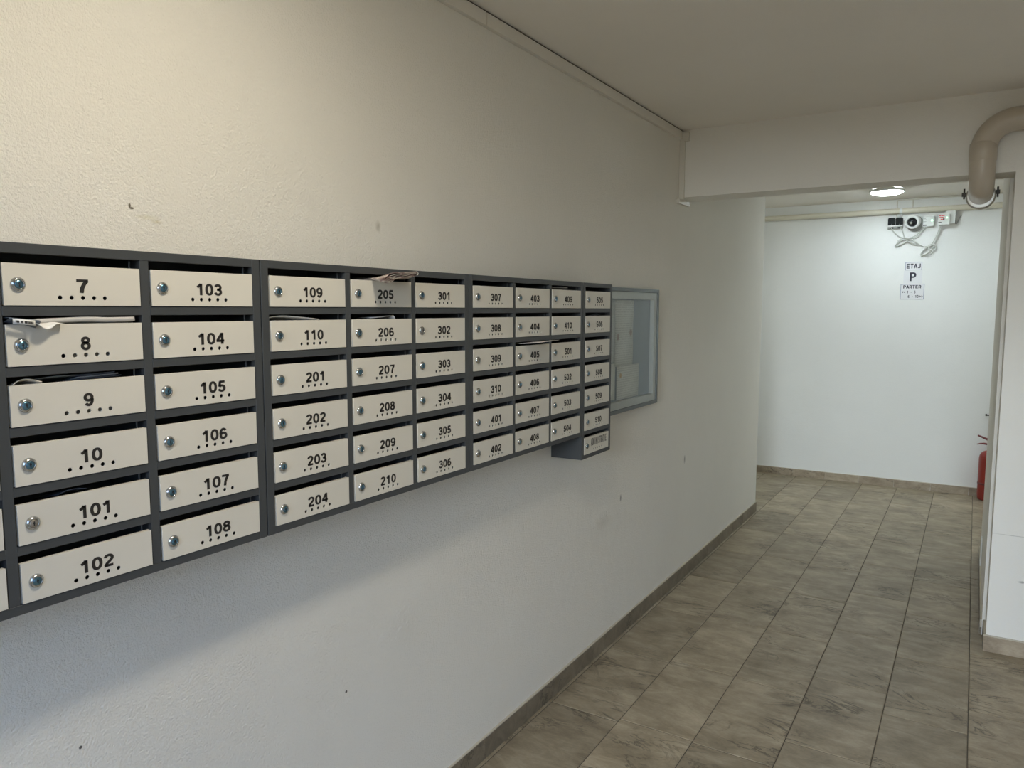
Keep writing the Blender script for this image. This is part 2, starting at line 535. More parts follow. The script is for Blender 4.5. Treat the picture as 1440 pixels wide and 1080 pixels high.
def glass(name):
    m = bpy.data.materials.new(name)
    m.use_nodes = True
    nt = m.node_tree
    b = nt.nodes['Principled BSDF']
    b.inputs['Base Color'].default_value = (0.93, 0.97, 0.96, 1)
    b.inputs['Roughness'].default_value = 0.03
    tr = nt.nodes.new('ShaderNodeBsdfTransparent')
    tr.inputs[0].default_value = (0.93, 0.95, 0.95, 1)
    gl = nt.nodes.new('ShaderNodeBsdfGlossy')
    gl.inputs['Roughness'].default_value = 0.02
    fr = nt.nodes.new('ShaderNodeFresnel')
    fr.inputs[0].default_value = 1.5
    mx = nt.nodes.new('ShaderNodeMixShader')
    ge = nt.nodes.new('ShaderNodeNewGeometry')
    bf = nt.nodes.new('ShaderNodeMath')
    bf.operation = 'MULTIPLY_ADD'
    nt.links.new(ge.outputs['Backfacing'], bf.inputs[0])
    bf.inputs[1].default_value = -1.0
    bf.inputs[2].default_value = 1.0
    mu = nt.nodes.new('ShaderNodeMath')
    mu.operation = 'MULTIPLY'
    nt.links.new(fr.outputs[0], mu.inputs[0])
    nt.links.new(bf.outputs[0], mu.inputs[1])
    nt.links.new(mu.outputs[0], mx.inputs[0])
    nt.links.new(tr.outputs[0], mx.inputs[1])
    nt.links.new(gl.outputs[0], mx.inputs[2])
    nt.links.new(mx.outputs[0], nt.nodes['Material Output'].inputs[0])
    return m
M_glass = glass('clear_glass')

def printed(name, ground, ink, period, coverage, cols, extra=None):
    """paper with rows of small print, in object coordinates (y across, z up)"""
    m = new_mat(name, ground, 0.7)
    b = m.node_tree.nodes['Principled BSDF']
    tc = nd(m, 'ShaderNodeTexCoord').outputs['Object']
    sp = nd(m, 'ShaderNodeSeparateXYZ')
    lk(m, tc, sp.inputs[0])
    row = math_node(m, 'FRACT', math_node(m, 'DIVIDE', sp.outputs[2], period))
    line = math_node(m, 'LESS_THAN', row, 0.45)
    mp = nd(m, 'ShaderNodeMapping')
    lk(m, tc, mp.inputs['Vector'])
    mp.inputs['Scale'].default_value = (1, 1, 0.02)
    idx = math_node(m, 'FLOOR', math_node(m, 'DIVIDE', sp.outputs[2], period))
    wn = nd(m, 'ShaderNodeCombineXYZ')
    lk(m, math_node(m, 'MULTIPLY', sp.outputs[1], cols), wn.inputs[0])
    lk(m, math_node(m, 'MULTIPLY', idx, 3.17), wn.inputs[1])
    word = ramp(m, noise_node(m, wn.outputs[0], 1.0, 2), ((0.42, 0.0), (0.47, 1.0)))
    f = math_node(m, 'MULTIPLY', math_node(m, 'MULTIPLY', line, word), coverage)
    lk(m, mix_color(m, f, ground, ink), b.inputs['Base Color'])
    return m
M_print = printed('printed_notice', (0.76, 0.76, 0.72), (0.25, 0.25, 0.26), 0.011, 0.32, 160.0)
M_print_grey = printed('printed_table', (0.66, 0.67, 0.66), (0.36, 0.37, 0.39), 0.007, 0.3, 220.0)
M_news = None
def newsprint():
    m = new_mat('newsprint', (0.55, 0.5, 0.44), 0.75)
    b = m.node_tree.nodes['Principled BSDF']
    geo = nd(m, 'ShaderNodeNewGeometry').outputs['Position']
    mp = nd(m, 'ShaderNodeMapping')
    lk(m, geo, mp.inputs['Vector'])
    mp.inputs['Scale'].default_value = (1, 1, 5)
    col = ramp(m, noise_node(m, mp.outputs[0], 26.0, 3, 0.6, 0.6), ((0.3, (0.07, 0.05, 0.045)), (0.42, (0.24, 0.15, 0.13)), (0.55, (0.52, 0.46, 0.40)), (0.7, (0.66, 0.62, 0.56))))
    lk(m, col, b.inputs['Base Color'])
    return m
M_news = newsprint()
M_magazine = new_mat('dark_magazine', (0.10, 0.12, 0.15), 0.4)

# ------------------------------------------------------------------ the room
CEIL = 2.64
FAR = 7.42
FRONT, BACK = 3.85, 4.05          # the beam and pillar
LEFT_END = 5.87
PX = 1.445
RIGHT, REAR = 2.7, -0.75

w = MB(); w.box(-3.4, WX, REAR - 0.2, LEFT_END, -0.02, CEIL)
struct('wall_left', w, M_wall_left)
w = MB(); w.box(-3.4, 4.2, FAR, FAR + 0.2, -0.02, CEIL)
struct('wall_far', w, M_wall_far)
w = MB()
w.box(PX, RIGHT, FRONT, BACK, -0.02, CEIL)
w.box(WX, PX, FRONT, BACK, 2.273, CEIL)
struct('wall_middle', w, M_wall)
w = MB(); w.box(1.431, 4.2, BACK + 0.0005, 5.45, -0.02, CEIL)
struct('wall_right', w, M_wall)
w = MB(); w.box(RIGHT, RIGHT + 0.2, REAR - 0.2, BACK, -0.02, CEIL)
struct('wall_side', w, M_wall)
w = MB(); w.box(-3.6, -3.4, LEFT_END - 0.3, FAR + 0.2, -0.02, CEIL)
struct('wall_west', w, M_wall)
w = MB(); w.box(4.2, 4.4, 5.2, FAR + 0.2, -0.02, CEIL)
struct('wall_east', w, M_wall)
w = MB(); w.box(-3.6, 4.4, REAR - 0.2, FAR + 0.2, CEIL, CEIL + 0.15)
struct('ceiling', w, M_ceiling)
# rear wall with the glazed entrance that lets the daylight in
w = MB()
w.box(WX, 0.35, REAR - 0.2, REAR, -0.02, CEIL)
w.box(1.95, RIGHT, REAR - 0.2, REAR, -0.02, CEIL)
w.box(0.35, 1.95, REAR - 0.2, REAR, 2.25, CEIL)
struct('wall_rear', w, M_wall)
w = MB()
for x0, x1, z0, z1 in ((0.35, 0.41, 0, 2.25), (1.89, 1.95, 0, 2.25), (1.12, 1.18, 0, 2.25), (0.41, 1.12, 2.19, 2.25), (1.18, 1.89, 2.19, 2.25), (0.41, 1.12, 0, 0.07), (1.18, 1.89, 0, 0.07)):
    w.box(x0, x1, REAR - 0.12, REAR - 0.06, z0, z1)
door = struct('door_1', w, M_frame)
g = MB(); g.box(0.41, 1.12, REAR - 0.094, REAR - 0.086, 0.07, 2.19); g.box(1.18, 1.89, REAR - 0.094, REAR - 0.086, 0.07, 2.19)
obj('door_glass', g, M_glass, door)

# floor: bevelled stone tiles on a bed of grout
w = MB()
w.box(-3.6, 4.4, REAR - 0.2, FAR + 0.2, -0.03, -0.0022, 1)
T, L, G = 0.2997, 0.60, 0.0016
def tile(x0, x1, y0, y1):
    x0 += G; x1 -= G; y0 += G; y1 -= G
    e = 0.0022
    vs = [(x0, y0, -0.002), (x1, y0, -0.002), (x1, y1, -0.002), (x0, y1, -0.002), (x0 + e, y0 + e, 0), (x1 - e, y0 + e, 0), (x1 - e, y1 - e, 0), (x0 + e, y1 - e, 0)]
    w.add(vs, [(4, 5, 6, 7), (0, 1, 5, 4), (1, 2, 6, 5), (2, 3, 7, 6), (3, 0, 4, 7)])
offs = {-1: 0.30, 0: 0.524, 1: 0.55, 2: 0.54, 3: 0.135, 4: 0.553, 5: 0.17, 6: 0.40}
for k in range(-12, 16):
    x0 = -0.1165 + T * k
    if x0 > 4.2:
        break
    oy = offs.get(k, (k * 0.37) % 0.6)
    n = -5
    while True:
        y0 = oy + n * L
        if y0 > FAR:
            break
        if y0 + L > REAR - 0.2:
            xa = x0
            if not (x0 + T < WX and y0 + L < LEFT_END):
                tile(x0, x0 + T, max(y0, REAR - 0.2), min(y0 + L, FAR))
        n += 1
struct('floor', w, [M_tile, M_grout])

# skirting tiles
def skirting(name, p0, p1, nrm, h=0.077, th=0.010, seg=0.30, start=0.0, mat=None):
    w = MB()
    d = (Vector(p1) - Vector(p0)); Ln = d.length; d.normalize()
    n = Vector(nrm)
    s = -start
    while s < Ln - 0.005:
        a, b = max(s, 0), min(s + seg, Ln)
        if b - a > 0.01:
            A = Vector(p0) + d * (a + 0.0008); B = Vector(p0) + d * (b - 0.0008); C_ = B + n * (th + random.uniform(-0.0006, 0.0006)); 
            xs = sorted((A.x, C_.x)); ys = sorted((A.y, C_.y))
            w.box(xs[0], xs[1], ys[0], ys[1], 0.0005, h + random.uniform(-0.0015, 0.0015))
        s += seg
    A = Vector(p0); C_ = Vector(p1) + n * (th * 0.8)
    xs = sorted((A.x, C_.x)); ys = sorted((A.y, C_.y))
    w.box(xs[0], xs[1], ys[0], ys[1], h * 0.5, h + 0.004, 1)
    return struct(name, w, [mat or M_skirt, M_ledge])
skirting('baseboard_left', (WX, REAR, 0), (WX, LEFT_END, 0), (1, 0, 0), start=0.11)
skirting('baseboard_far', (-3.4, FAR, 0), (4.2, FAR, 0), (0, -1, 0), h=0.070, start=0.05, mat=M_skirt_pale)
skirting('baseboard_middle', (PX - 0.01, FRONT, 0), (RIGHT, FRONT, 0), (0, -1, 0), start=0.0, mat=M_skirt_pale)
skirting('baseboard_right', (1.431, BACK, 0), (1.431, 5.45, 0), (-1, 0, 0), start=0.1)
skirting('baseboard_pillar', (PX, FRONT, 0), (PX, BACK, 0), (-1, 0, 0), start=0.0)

# ------------------------------------------------------------------ mailboxes
PITCH_Y, PITCH_Z = 0.255, 0.0986
DW, DH = 0.2326, 0.068
ZTOP = 1.717                       # top edge of the first row of doors
BANKPITCH = 0.7902

def door_mesh():
    cu = bpy.data.curves.new('door_outline', 'CURVE')
    cu.dimensions = '2D'
    cu.fill_mode = 'BOTH'
    cu.extrude = 0.0004
    cu.bevel_depth = 0.0004
    cu.bevel_resolution = 1
    def poly(pts):
        sp = cu.splines.new('POLY')
        sp.points.add(len(pts) - 1)
        for p, (x, y) in zip(sp.points, pts):
            p.co = (x, y, 0, 1)
        sp.use_cyclic_u = True
    e = 0.0004
    poly([(e, -DH + e), (DW - e, -DH + e), (DW - e, -e), (e, -e)])
    for k in range(5):
        cx, cy, r = 0.1265 + (k - 2) * 0.0193, -0.0545, 0.0040
        poly([(cx + r * math.cos(a * PI / 8), cy + r * math.sin(a * PI / 8)) for a in range(16)])
    me = mesh_from_curve(cu)
    me.transform(BASIS_X)
    bm = bmesh.new()
    bm.from_mesh(me)
    def bx(x0, x1, y0, y1, z0, z1):
        r = bmesh.ops.create_cube(bm, size=1.0)
        bmesh.ops.scale(bm, vec=(x1 - x0, y1 - y0, z1 - z0), verts=r['verts'])
        bmesh.ops.translate(bm, vec=((x0 + x1) / 2, (y0 + y1) / 2, (z0 + z1) / 2), verts=r['verts'])
    t = 0.001
    bx(-0.012, -0.0004, 0.0003, t, -DH + 0.0005, -0.0003)
    bx(-0.012, -0.0004, DW - t, DW - 0.0003, -DH + 0.0005, -0.0003)
    bx(-0.010, -0.0004, t, DW - t, -t - 0.0003, -0.0003)
    bx(-0.012, -0.0004, t, DW - t, -DH + 0.0003, -DH + t)
    bm.to_mesh(me)
    bm.free()
    me.materials.clear()
    me.materials.append(M_door)
    me.name = 'mailbox_door'
    return me

def lock_mesh(plug):
    w = MB()
    T = Matrix(((0, 0, 1, 0), (1, 0, 0, 0), (0, 1, 0, 0), (0, 0, 0, 1)))
    w.lathe([(0.0118, 0.0), (0.0118, 0.0012), (0.0108, 0.0030), (0.0090, 0.0046), (0.0074, 0.0052), (0.0070, 0.0046)], 28, 0, T)
    w.lathe([(0.0070, 0.0040), (0.0062, 0.0049), (0.0030, 0.0054), (0.0, 0.0055)], 28, 1, T)
    w.box(0.0054, 0.0057, -0.0009, 0.0009, -0.0036, 0.0036, 2)
    w.box(0.0054, 0.0058, -0.0016, 0.0016, -0.0004, 0.0016, 2)
    return w.mesh('lock', [M_chrome, plug, M_keyhole])

ME_door = door_mesh()
ME_lock = lock_mesh(M_plug)
ME_lock2 = lock_mesh(M_plug2)
NICKEL = {'101', '302', '309', '402'}
def lettering_width(num):
    """tabular digits: 0.0165 m each"""
    xs = [x + i * 0.80 for i, ch in enumerate(num) for p in GLYPH[ch] for x, y in p]
    return (max(xs) - min(xs) + 0.17) * 0.0262

def carcass(y0, ncol, nrow):
    """y0: left edge of the first door"""
    w = MB()
    yl = y0 - 0.0225
    yr = y0 + (ncol - 1) * PITCH_Y + DW + 0.0225
    zt = ZTOP + 0.033
    zb = ZTOP - (nrow - 1) * PITCH_Z - DH - 0.0175
    xb = WX + 0.0006
    t = 0.0012
    w.box(xb, -0.0125, yl, yl + t, zb, zt); w.box(xb, -0.0125, yr - t, yr, zb, zt)
    w.box(xb, -0.0125, yl + t, yr - t, zt - t, zt); w.box(xb, -0.0125, yl + t, yr - t, zb, zb + t)
    w.box(xb, xb + t, yl + t, yr - t, zb + t, zt - t)
    fx0, fx1 = -0.0125, 0.0
    # front frame: uprights
    w.box(fx0, fx1, yl, y0 - 0.0022, zb, zt)
    w.box(fx0, fx1, y0 + (ncol - 1) * PITCH_Y + DW + 0.0026, yr, zb, zt)
    bars = [(y0 + (c - 1) * PITCH_Y + DW + 0.0026, y0 + c * PITCH_Y - 0.0022) for c in range(1, ncol)]
    for a, b in bars:
        w.box(fx0, fx1 - 0.0004, a, b, ZTOP - (nrow - 1) * PITCH_Z - DH - 0.001, ZTOP + 0.0160)
        m_ = (a + b) / 2
        w.box(xb + t, fx0, m_ - 0.0006, m_ + 0.0006, zb + t, zt - t)
    # rails
    segs = [y0 - 0.0022] + [x for ab in bars for x in ab] + [y0 + (ncol - 1) * PITCH_Y + DW + 0.0026]
    for r in range(nrow + 1):
        if r == 0:
            za, zb_ = ZTOP + 0.0160, zt
        elif r == nrow:
            za, zb_ = zb, ZTOP - (r - 1) * PITCH_Z - DH - 0.0010
        else:
            za, zb_ = ZTOP - r * PITCH_Z + 0.0136, ZTOP - (r - 1) * PITCH_Z - DH - 0.0010
        if r in (0, nrow):
            w.box(fx0, fx1 - 0.0002, segs[0], segs[-1], za, zb_)
        else:
            for i in range(0, len(segs), 2):
                w.box(fx0, fx1 - 0.0002, segs[i], segs[i + 1], za, zb_)
        if 0 < r < nrow:
            zc = (za + zb_) / 2
            w.box(xb + t, fx0, yl + t, yr - t, zc - 0.0006, zc + 0.0006)
    # inner hinge flange seen in each slot
    for c in range(ncol):
        yy = y0 + c * PITCH_Y + DW - 0.0105
        for r in range(nrow):
            w.box(fx0 - 0.004, fx0 - 0.001, yy, yy + 0.0028, ZTOP - r * PITCH_Z - DH, ZTOP - r * PITCH_Z + 0.0140)
    return w, yl, yr, zb, zt

def bank(y0, cols, label, first_missing=False):
    nrow = max(len(c) for c in cols)
    w, yl, yr, zb, zt = carcass(y0, len(cols), nrow)
    t = thing('mailbox_bank', label, 'mailboxes', (WX, (yl + yr) / 2, zb), 'dark grey mailbox banks along the wall')
    obj('carcass', w, M_frame, t, 0.0008, 1)
    for ci, col in enumerate(cols):
        for ri, num in enumerate(col):
            d = link('mailbox_door', ME_door, t)
            d.location = Vector((0.0012, y0 + ci * PITCH_Y, ZTOP - ri * PITCH_Z)) - t.location
            lo = link('lock', ME_lock2 if num in NICKEL else ME_lock, d, (0.0006, 0.0225, -0.034))
            if num:
                if num.isdigit():
                    tm = text_mesh(num, 0.0228, lettering_width(num), M_black, 0.222)
                    link('number', tm, d, (0.0010, 0.1265, -0.0345))
                else:
                    tm = text_mesh(num, 0.030, 0.150, M_greytext, 0.20)
                    link('name_lettering', tm, d, (0.0010, 0.134, -0.0235))
    return t

bank(0.0, [[''] * 6, ['7', '8', '9', '10', '101', '102'], ['103', '104', '105', '106', '107', '108']],
     'dark grey mailbox bank with cream doors numbered 7 to 108')
bank(BANKPITCH, [['109', '110', '201', '202', '203', '204'], ['205', '206', '207', '208', '209', '210'], ['301', '302', '303', '304', '305', '306']],
     'dark grey mailbox bank with cream doors numbered 109 to 306')
bank(2 * BANKPITCH, [['307', '308', '309', '310', '401', '402'], ['403', '404', '405', '406', '407', '408'], ['409', '410', '501', '502', '503', '504']],
     'dark grey mailbox bank with cream doors numbered 307 to 504')
bank(3 * BANKPITCH, [['505', '506', '507', '508', '509', '510', 'ADMINISTRATIE']],
     'narrow single-column mailbox bank, hanging one box lower, doors 505 to ADMINISTRATIE')

# ------------------------------------------------------------------ mail sticking out of the slots
def cell(bk, c, r):
    """left door edge y and top door edge z of a box"""
    return bk * BANKPITCH + c * PITCH_Y, ZTOP - r * PITCH_Z

def letter(bk, c, r, prof, x0, x1, label, mat, th=0.0012, name='letter', cat='letter', dz=0.0):
    """a sheet lying in a slot; prof: (offset along the door, height above the door top)"""
    y0, z0 = cell(bk, c, r)
    grid = []
    P = smooth_path([(0, y0 + a, z0 + h) for a, h in prof], 5)
    for i in range(5):
        t = i / 4
        grid.append([(x0 + (x1 - x0) * t, p.y, p.z - 0.02 * (1 - t) + dz * t) for p in P])
    w = MB(); w.sheet(grid, th)
    ctr = (x1 - 0.01, y0 + prof[0][0], z0)
    return single(name, w, mat, ctr, label, cat, 'mail left in the mailbox slots')

# box 8: a white envelope filling the slot and a rolled magazine poking out over the door
letter(0, 1, 1, [(0.045, 0.0095), (0.09, 0.0110), (0.13, 0.0128), (0.17, 0.0115), (0.2215, 0.0120)], -0.10, -0.002, 'white envelope filling the slot above door 8', new_mat('envelope_paper', (0.50, 0.48, 0.45), 0.6), 0.0075, dz=-0.0045)
y8, z8 = cell(0, 1, 1)
w = MB()
grid = []
nk = 22
for i in range(9):
    t = i / 8
    row = []
    for k in range(nk):
        s = k / (nk - 1)
        # across the roll: starts flat at the slot, bulges out over the door and folds back under
        a = -0.5 * PI + s * PI
        R_ = 0.0075 * (1 - 0.15 * t)
        xo = -0.055 + 0.062 * min(1, s * 2) if s < 0.5 else 0.007 - 0.018 * (s - 0.5) * 2
        xo += 0.004 * math.sin(s * PI)
        zo = 0.0115 - 0.003 * t - (0.0 if s < 0.45 else (0.0075 + 0.006 * t) * ((s - 0.45) / 0.55) ** 0.8)
        row.append((xo + 0.010 * t, y8 + 0.003 + 0.042 * t, z8 + zo - 0.002 * t))
    grid.append(row)
w.sheet(grid, 0.0012)
mag = thing('magazine', 'folded magazine with a white title strip poking out of box 8', 'magazine', (0.0, y8 + 0.02, z8), 'mail left in the mailbox slots')
obj('cover', w, M_magazine, mag)
w = MB()
w.sheet([[(0.0155 + 0.004 * t, y8 + 0.005 + 0.032 * t, z8 + 0.0100 - 0.0035 * t - 0.0085 * s) for s in (0, 0.5, 1)] for t in (0, 0.5, 1)], 0.0006)
obj('title_strip', w, M_paper, mag)
w = MB()
for k_ in range(14):
    if k_ in (3, 6):
        continue
    ya_ = 0.12 + 0.058 * k_
    xx_ = 0.0158 + 0.004 * ya_
    w.box(xx_, xx_ + 0.0006, y8 + 0.005 + 0.032 * ya_, y8 + 0.005 + 0.032 * (ya_ + 0.04), z8 + 0.0100 - 0.0035 * ya_ - 0.0062, z8 + 0.0100 - 0.0035 * ya_ - 0.0026)
obj('small_print', w, M_black, mag)
w = MB()
gr = []
for i in range(7):
    t = i / 6
    row = []
    for k in range(9):
        s = k / 8
        yy = y8 + 0.040 + 0.046 * t
        bulge = math.sin(min(1.0, t * 1.25 + 0.1) * PI) * 0.012
        row.append((-0.03 + 0.054 * s - 0.010 * t, yy, z8 + 0.0065 - 0.004 * t * t - bulge * s * s - 0.004 * s + 0.0016))
    gr.append(row)
w.sheet(gr, 0.0010)
obj('curled_page', w, M_paper, mag)

# box 9
letter(0, 1, 2, [(0.010, 0.001), (0.020, 0.0075), (0.035, 0.0085), (0.055, 0.002)], -0.08, -0.006, 'crumpled cream leaflet in the left of the slot above door 9', new_mat('cream_paper', (0.62, 0.58, 0.5), 0.7), name='leaflet', cat='leaflet')
letter(0, 1, 2, [(0.045, 0.0060), (0.08, 0.0085), (0.118, 0.0085)], -0.11, -0.020, 'grey envelope in the middle of the slot above door 9', new_mat('grey_paper', (0.22, 0.24, 0.25), 0.6))
for k, (c_, dz) in enumerate((((0.07, 0.08, 0.10), 0.0), ((0.30, 0.32, 0.34), 0.0032), ((0.12, 0.14, 0.17), 0.0064))):
    letter(0, 1, 2, [(0.122 - 0.002 * k, 0.001 + dz), (0.165, 0.0022 + dz), (0.198 - 0.004 * k, 0.0034 + dz)], -0.11, -0.014 - 0.003 * k,
           ('dark leaflet lowest of three stacked above door 9', 'pale leaflet between two dark ones above door 9', 'dark glossy leaflet on top of three above door 9')[k],
           new_mat('leaflet_stock', c_, 0.4), 0.0022, 'leaflet', 'leaflet')
# box 101
letter(0, 1, 4, [(0.075, 0.001), (0.10, 0.006), (0.125, 0.002)], -0.10, -0.016, 'crumpled dark leaflet barely showing above door 101', M_magazine, name='leaflet', cat='leaflet')
# boxes 110, 206, 205, 405, 409, 506
letter(1, 0, 1, [(0.001, 0.006), (0.02, 0.0095), (0.05, 0.0105), (0.10, 0.0070), (0.155, 0.0015)], -0.11, -0.008, 'white curved sheet showing in the slot above door 110', M_paper)
y6, z6 = cell(1, 1, 1)
w = MB()
w.sheet([[(x, y6 + 0.080, z6 + 0.0030), (x, y6 + 0.13, z6 + 0.0055), (x, y6 + 0.170, z6 + 0.0098)] for x in (-0.10, -0.06, -0.010)], 0.0010)
w.sheet([[(x, y6 + 0.170, z6 + 0.0098), (x, y6 + 0.176, z6 + 0.004), (x, y6 + 0.180, z6 - 0.004)] for x in (-0.10, -0.06, -0.010)], 0.0010)
single('leaflet', w, M_paper, (-0.02, y6 + 0.13, z6), 'white folded leaflet corner showing above door 206', 'leaflet', 'mail left in the mailbox slots')

y5, z5 = cell(1, 1, 0)
NL = 6
def news(k):
    """sheet k of the folded bundle, 0 lowest; t runs out of the slot, u along the door"""
    f = k / (NL - 1)
    gr = []
    for i in range(10):
        t = i / 9
        xo = -0.085 + 0.150 * t - 0.003 * abs(f - 0.5)
        o = max(0.0, xo) / 0.065                     # 0 at the door, 1 at the outer end
        row = []
        for j in range(15):
            u = j / 14
            yy = y5 + 0.077 + 0.136 * u - 0.033 * o + 0.002 * math.sin(k * 2.1)
            open_ = math.sin(min(1.0, u * 1.15 + 0.02) * PI) ** 0.7       # the bundle gapes in the middle
            low = 0.002 + 0.006 * u + o * (-0.010 * math.sin(min(1.0, u * 2.2 + 0.15) * PI) * (1 if u < 0.40 else 0) + 0.010 * u * u - 0.002)
            high = 0.009 + 0.004 * u + o * (0.004 * min(1.0, u * 5) + 0.009 * u)
            z_ = low + (high - low) * f * (0.25 + 0.75 * min(1.0, u * 4 + 0.1)) + 0.0012 * open_ * o * math.sin(f * PI * 2 + u * 5)
            row.append((xo, yy, z5 + min(z_, 0.0145 if xo < 0.006 else 1)))
        gr.append(row)
    return gr
np_ = thing('folded_newspaper', 'folded newspaper sticking far out of box 205', 'newspaper', (0.0, y5 + 0.15, z5), 'mail left in the mailbox slots')
sheets = [news(k) for k in range(NL)]
for g_ in sheets:
    w = MB(); w.sheet(g_, 0.0010)
    obj('folded_sheet', w, M_news, np_)
w = MB()
fold = []
for i in range(10):
    p, q = Vector(sheets[0][i][14]), Vector(sheets[-1][i][14])
    mid, hh = (p + q) / 2, (q.z - p.z) / 2
    fold.append([mid + Vector((0, math.cos(a_) * 0.007, math.sin(a_) * hh)) for a_ in [(-0.5 + m_ / 8) * PI for m_ in range(9)]])
w.sheet(fold, 0.0012)
obj('fold', w, new_mat('newspaper_edge', (0.66, 0.62, 0.57), 0.7), np_)

y4, z4 = cell(2, 1, 2)
w = MB()
gr = []
for i in range(5):
    t = i / 4
    gr.append([(-0.08 + 0.135 * t, y4 + 0.040 + 0.112 * s + 0.05 * t * s + 0.028 * t - 0.02, z4 + 0.0030 + 0.0075 * t + 0.003 * s + 0.002 * t * s) for s in (0, 0.25, 0.5, 0.75, 1)])
w.sheet(gr, 0.0010)
single('flyer', w, new_mat('pale_card', (0.60, 0.56, 0.55), 0.6), (0.0, y4 + 0.1, z4), 'thin pale flyer jutting out over door 405', 'flyer', 'mail left in the mailbox slots')
letter(2, 2, 0, [(0.004, 0.008), (0.06, 0.0105), (0.12, 0.0115), (0.15, 0.009)], -0.11, -0.012, 'pale sheet showing in the slot above door 409', new_mat('dull_paper', (0.45, 0.42, 0.38), 0.7))
letter(3, 0, 1, [(0.10, 0.004), (0.13, 0.009), (0.16, 0.006), (0.19, 0.008)], -0.10, -0.014, 'crumpled dark wrapper showing above door 506', M_magazine, name='leaflet', cat='leaflet')
# letters standing behind the doors, seen through their punched holes
for bk, c, r, num, a, b in ((0, 1, 1, '8', 0.105, 0.225), (0, 1, 2, '9', 0.095, 0.225), (1, 1, 1, '206', 0.03, 0.225), (2, 0, 3, '310', 0.01, 0.20)):
    yy, zz = cell(bk, c, r)
    w = MB(); w.box(-0.018, -0.0168, yy + a, yy + b, zz - DH - 0.006, zz - DH + 0.034)
    single('letter', w, M_paper, (-0.017, yy + (a + b) / 2, zz - DH), 'white letter glimpsed through the holes of door ' + num, 'letter', 'letters behind the door holes')

# ------------------------------------------------------------------ notice board
NY0, NY1, NZ0, NZ1 = 2.645, 3.472, 1.150, 1.748
NX = -0.105
nb = thing('notice_board', 'shallow glazed notice case with grey frame beside the mailboxes', 'notice board', (WX, (NY0 + NY1) / 2, NZ0))
w = MB()
fw = 0.018
x0, x1 = WX + 0.0006, NX
w.box(x0, x1, NY0, NY0 + fw, NZ0, NZ1); w.box(x0, x1, NY1 - fw, NY1, NZ0, NZ1)
w.box(x0, x1, NY0 + fw, NY1 - fw, NZ1 - fw, NZ1); w.box(x0, x1, NY0 + fw, NY1 - fw, NZ0, NZ0 + fw)
obj('frame', w, M_alu, nb, 0.002, 2)
w = MB()
lw = 0.036
a0, a1, b0, b1 = NY0 + fw, NY1 - fw, NZ0 + fw, NZ1 - fw
lx0, lx1 = x0 + 0.004, NX - 0.008
w.box(lx0, lx1, a0, a0 + lw, b0, b1); w.box(lx0, lx1, a1 - lw, a1, b0, b1)
w.box(lx0, lx1, a0 + lw, a1 - lw, b1 - lw, b1); w.box(lx0, lx1, a0 + lw, a1 - lw, b0, b0 + lw)
obj('inner_border', w, M_liner, nb, 0.001, 1)
w = MB(); w.box(x0, x0 + 0.004, a0, a1, b0, b1)
obj('back_panel', w, M_felt, nb)
w = MB(); w.box(NX - 0.0066, NX - 0.0026, a0, a1, b0, b1)
obj('glass_pane', w, M_glass, nb)
sx = x0 + 0.004
def notice(ya, yb, za, zb, lift, mat, label, wob=0.0, name='notice_sheet'):
    w = MB()
    gr = []
    for i in range(7):
        t = i / 6
        gr.append([(sx + lift + 0.0006 + 0.001 * math.sin(3 * t + 5 * s) * s, ya + (yb - ya) * s + wob * math.sin(t * 9) * s, za + (zb - za) * t) for s in (0, 0.5, 1)])
    w.sheet(gr, 0.0004)
    return single(name, w, mat, (sx + lift, (ya + yb) / 2, (za + zb) / 2), label, 'notice', 'papers in the notice case')
notice(2.70, 2.975, 1.395, 1.690, 0.0010, M_print_grey, 'grey printed table, upper left in the notice case')
n1 = notice(2.965, 3.185, 1.372, 1.690, 0.0024, M_print, 'tall printed notice with two round pink stamps in the case', 0.004)
notice(2.705, 2.972, 1.215, 1.388, 0.0012, M_paper, 'blank pale sheet, lower left in the notice case')
n2 = notice(2.985, 3.265, 1.208, 1.372, 0.0036, M_print, 'wide printed notice with a small orange emblem, lower in the case')
M_stamp = new_mat('pink_stamp', (0.50, 0.40, 0.37), 0.7)
M_orange = new_mat('orange_print', (0.72, 0.52, 0.30), 0.7)
def stamp(n, y, z, r, mat, nm):
    w = MB()
    w.lathe([(r, 0), (r, 0.0003), (r * 0.55, 0.0003), (r * 0.55, 0.0002), (0.0, 0.0002)], 24, 0, Matrix.Translation((n.location.x + 0.0022, y, z)) @ Matrix(((0, 0, 1, 0), (1, 0, 0, 0), (0, 1, 0, 0), (0, 0, 0, 1))))
    obj(nm, w, mat, n)
stamp(n1, 2.995, 1.513, 0.016, M_stamp, 'round_stamp')
stamp(n1, 3.152, 1.532, 0.016, M_stamp, 'round_stamp')
stamp(n2, 3.030, 1.325, 0.012, M_orange, 'emblem')

# ------------------------------------------------------------------ cable trunking
w = MB()
w.box(WX, WX + 0.018, REAR, 1.845, 2.588, 2.632); w.box(WX, WX + 0.018, 1.848, FRONT - 0.004, 2.588, 2.632)
w.box(WX, WX + 0.012, REAR, FRONT - 0.004, 2.632, CEIL - 0.0005, 1)  # solid dark strip paints the shadow line between trunking and ceiling
single('cable_trunking', w, [M_pvc, M_gap_shade], (WX, 1.0, 2.60), 'long white cable trunking along the wall just under the ceiling', 'cable trunking', 'white cable trunking', 0.002)
w = MB()
w.box(WX + 0.0005, WX + 0.030, FRONT - 0.016, FRONT - 0.0005, 2.262, 2.586)
w.box(WX + 0.0005, WX + 0.052, FRONT - 0.020, FRONT - 0.0005, 2.578, 2.626)
single('cable_trunking', w, M_pvc, (WX, FRONT, 2.26), 'upright white cable trunking in the corner beside the beam', 'cable trunking', 'white cable trunking', 0.0015)
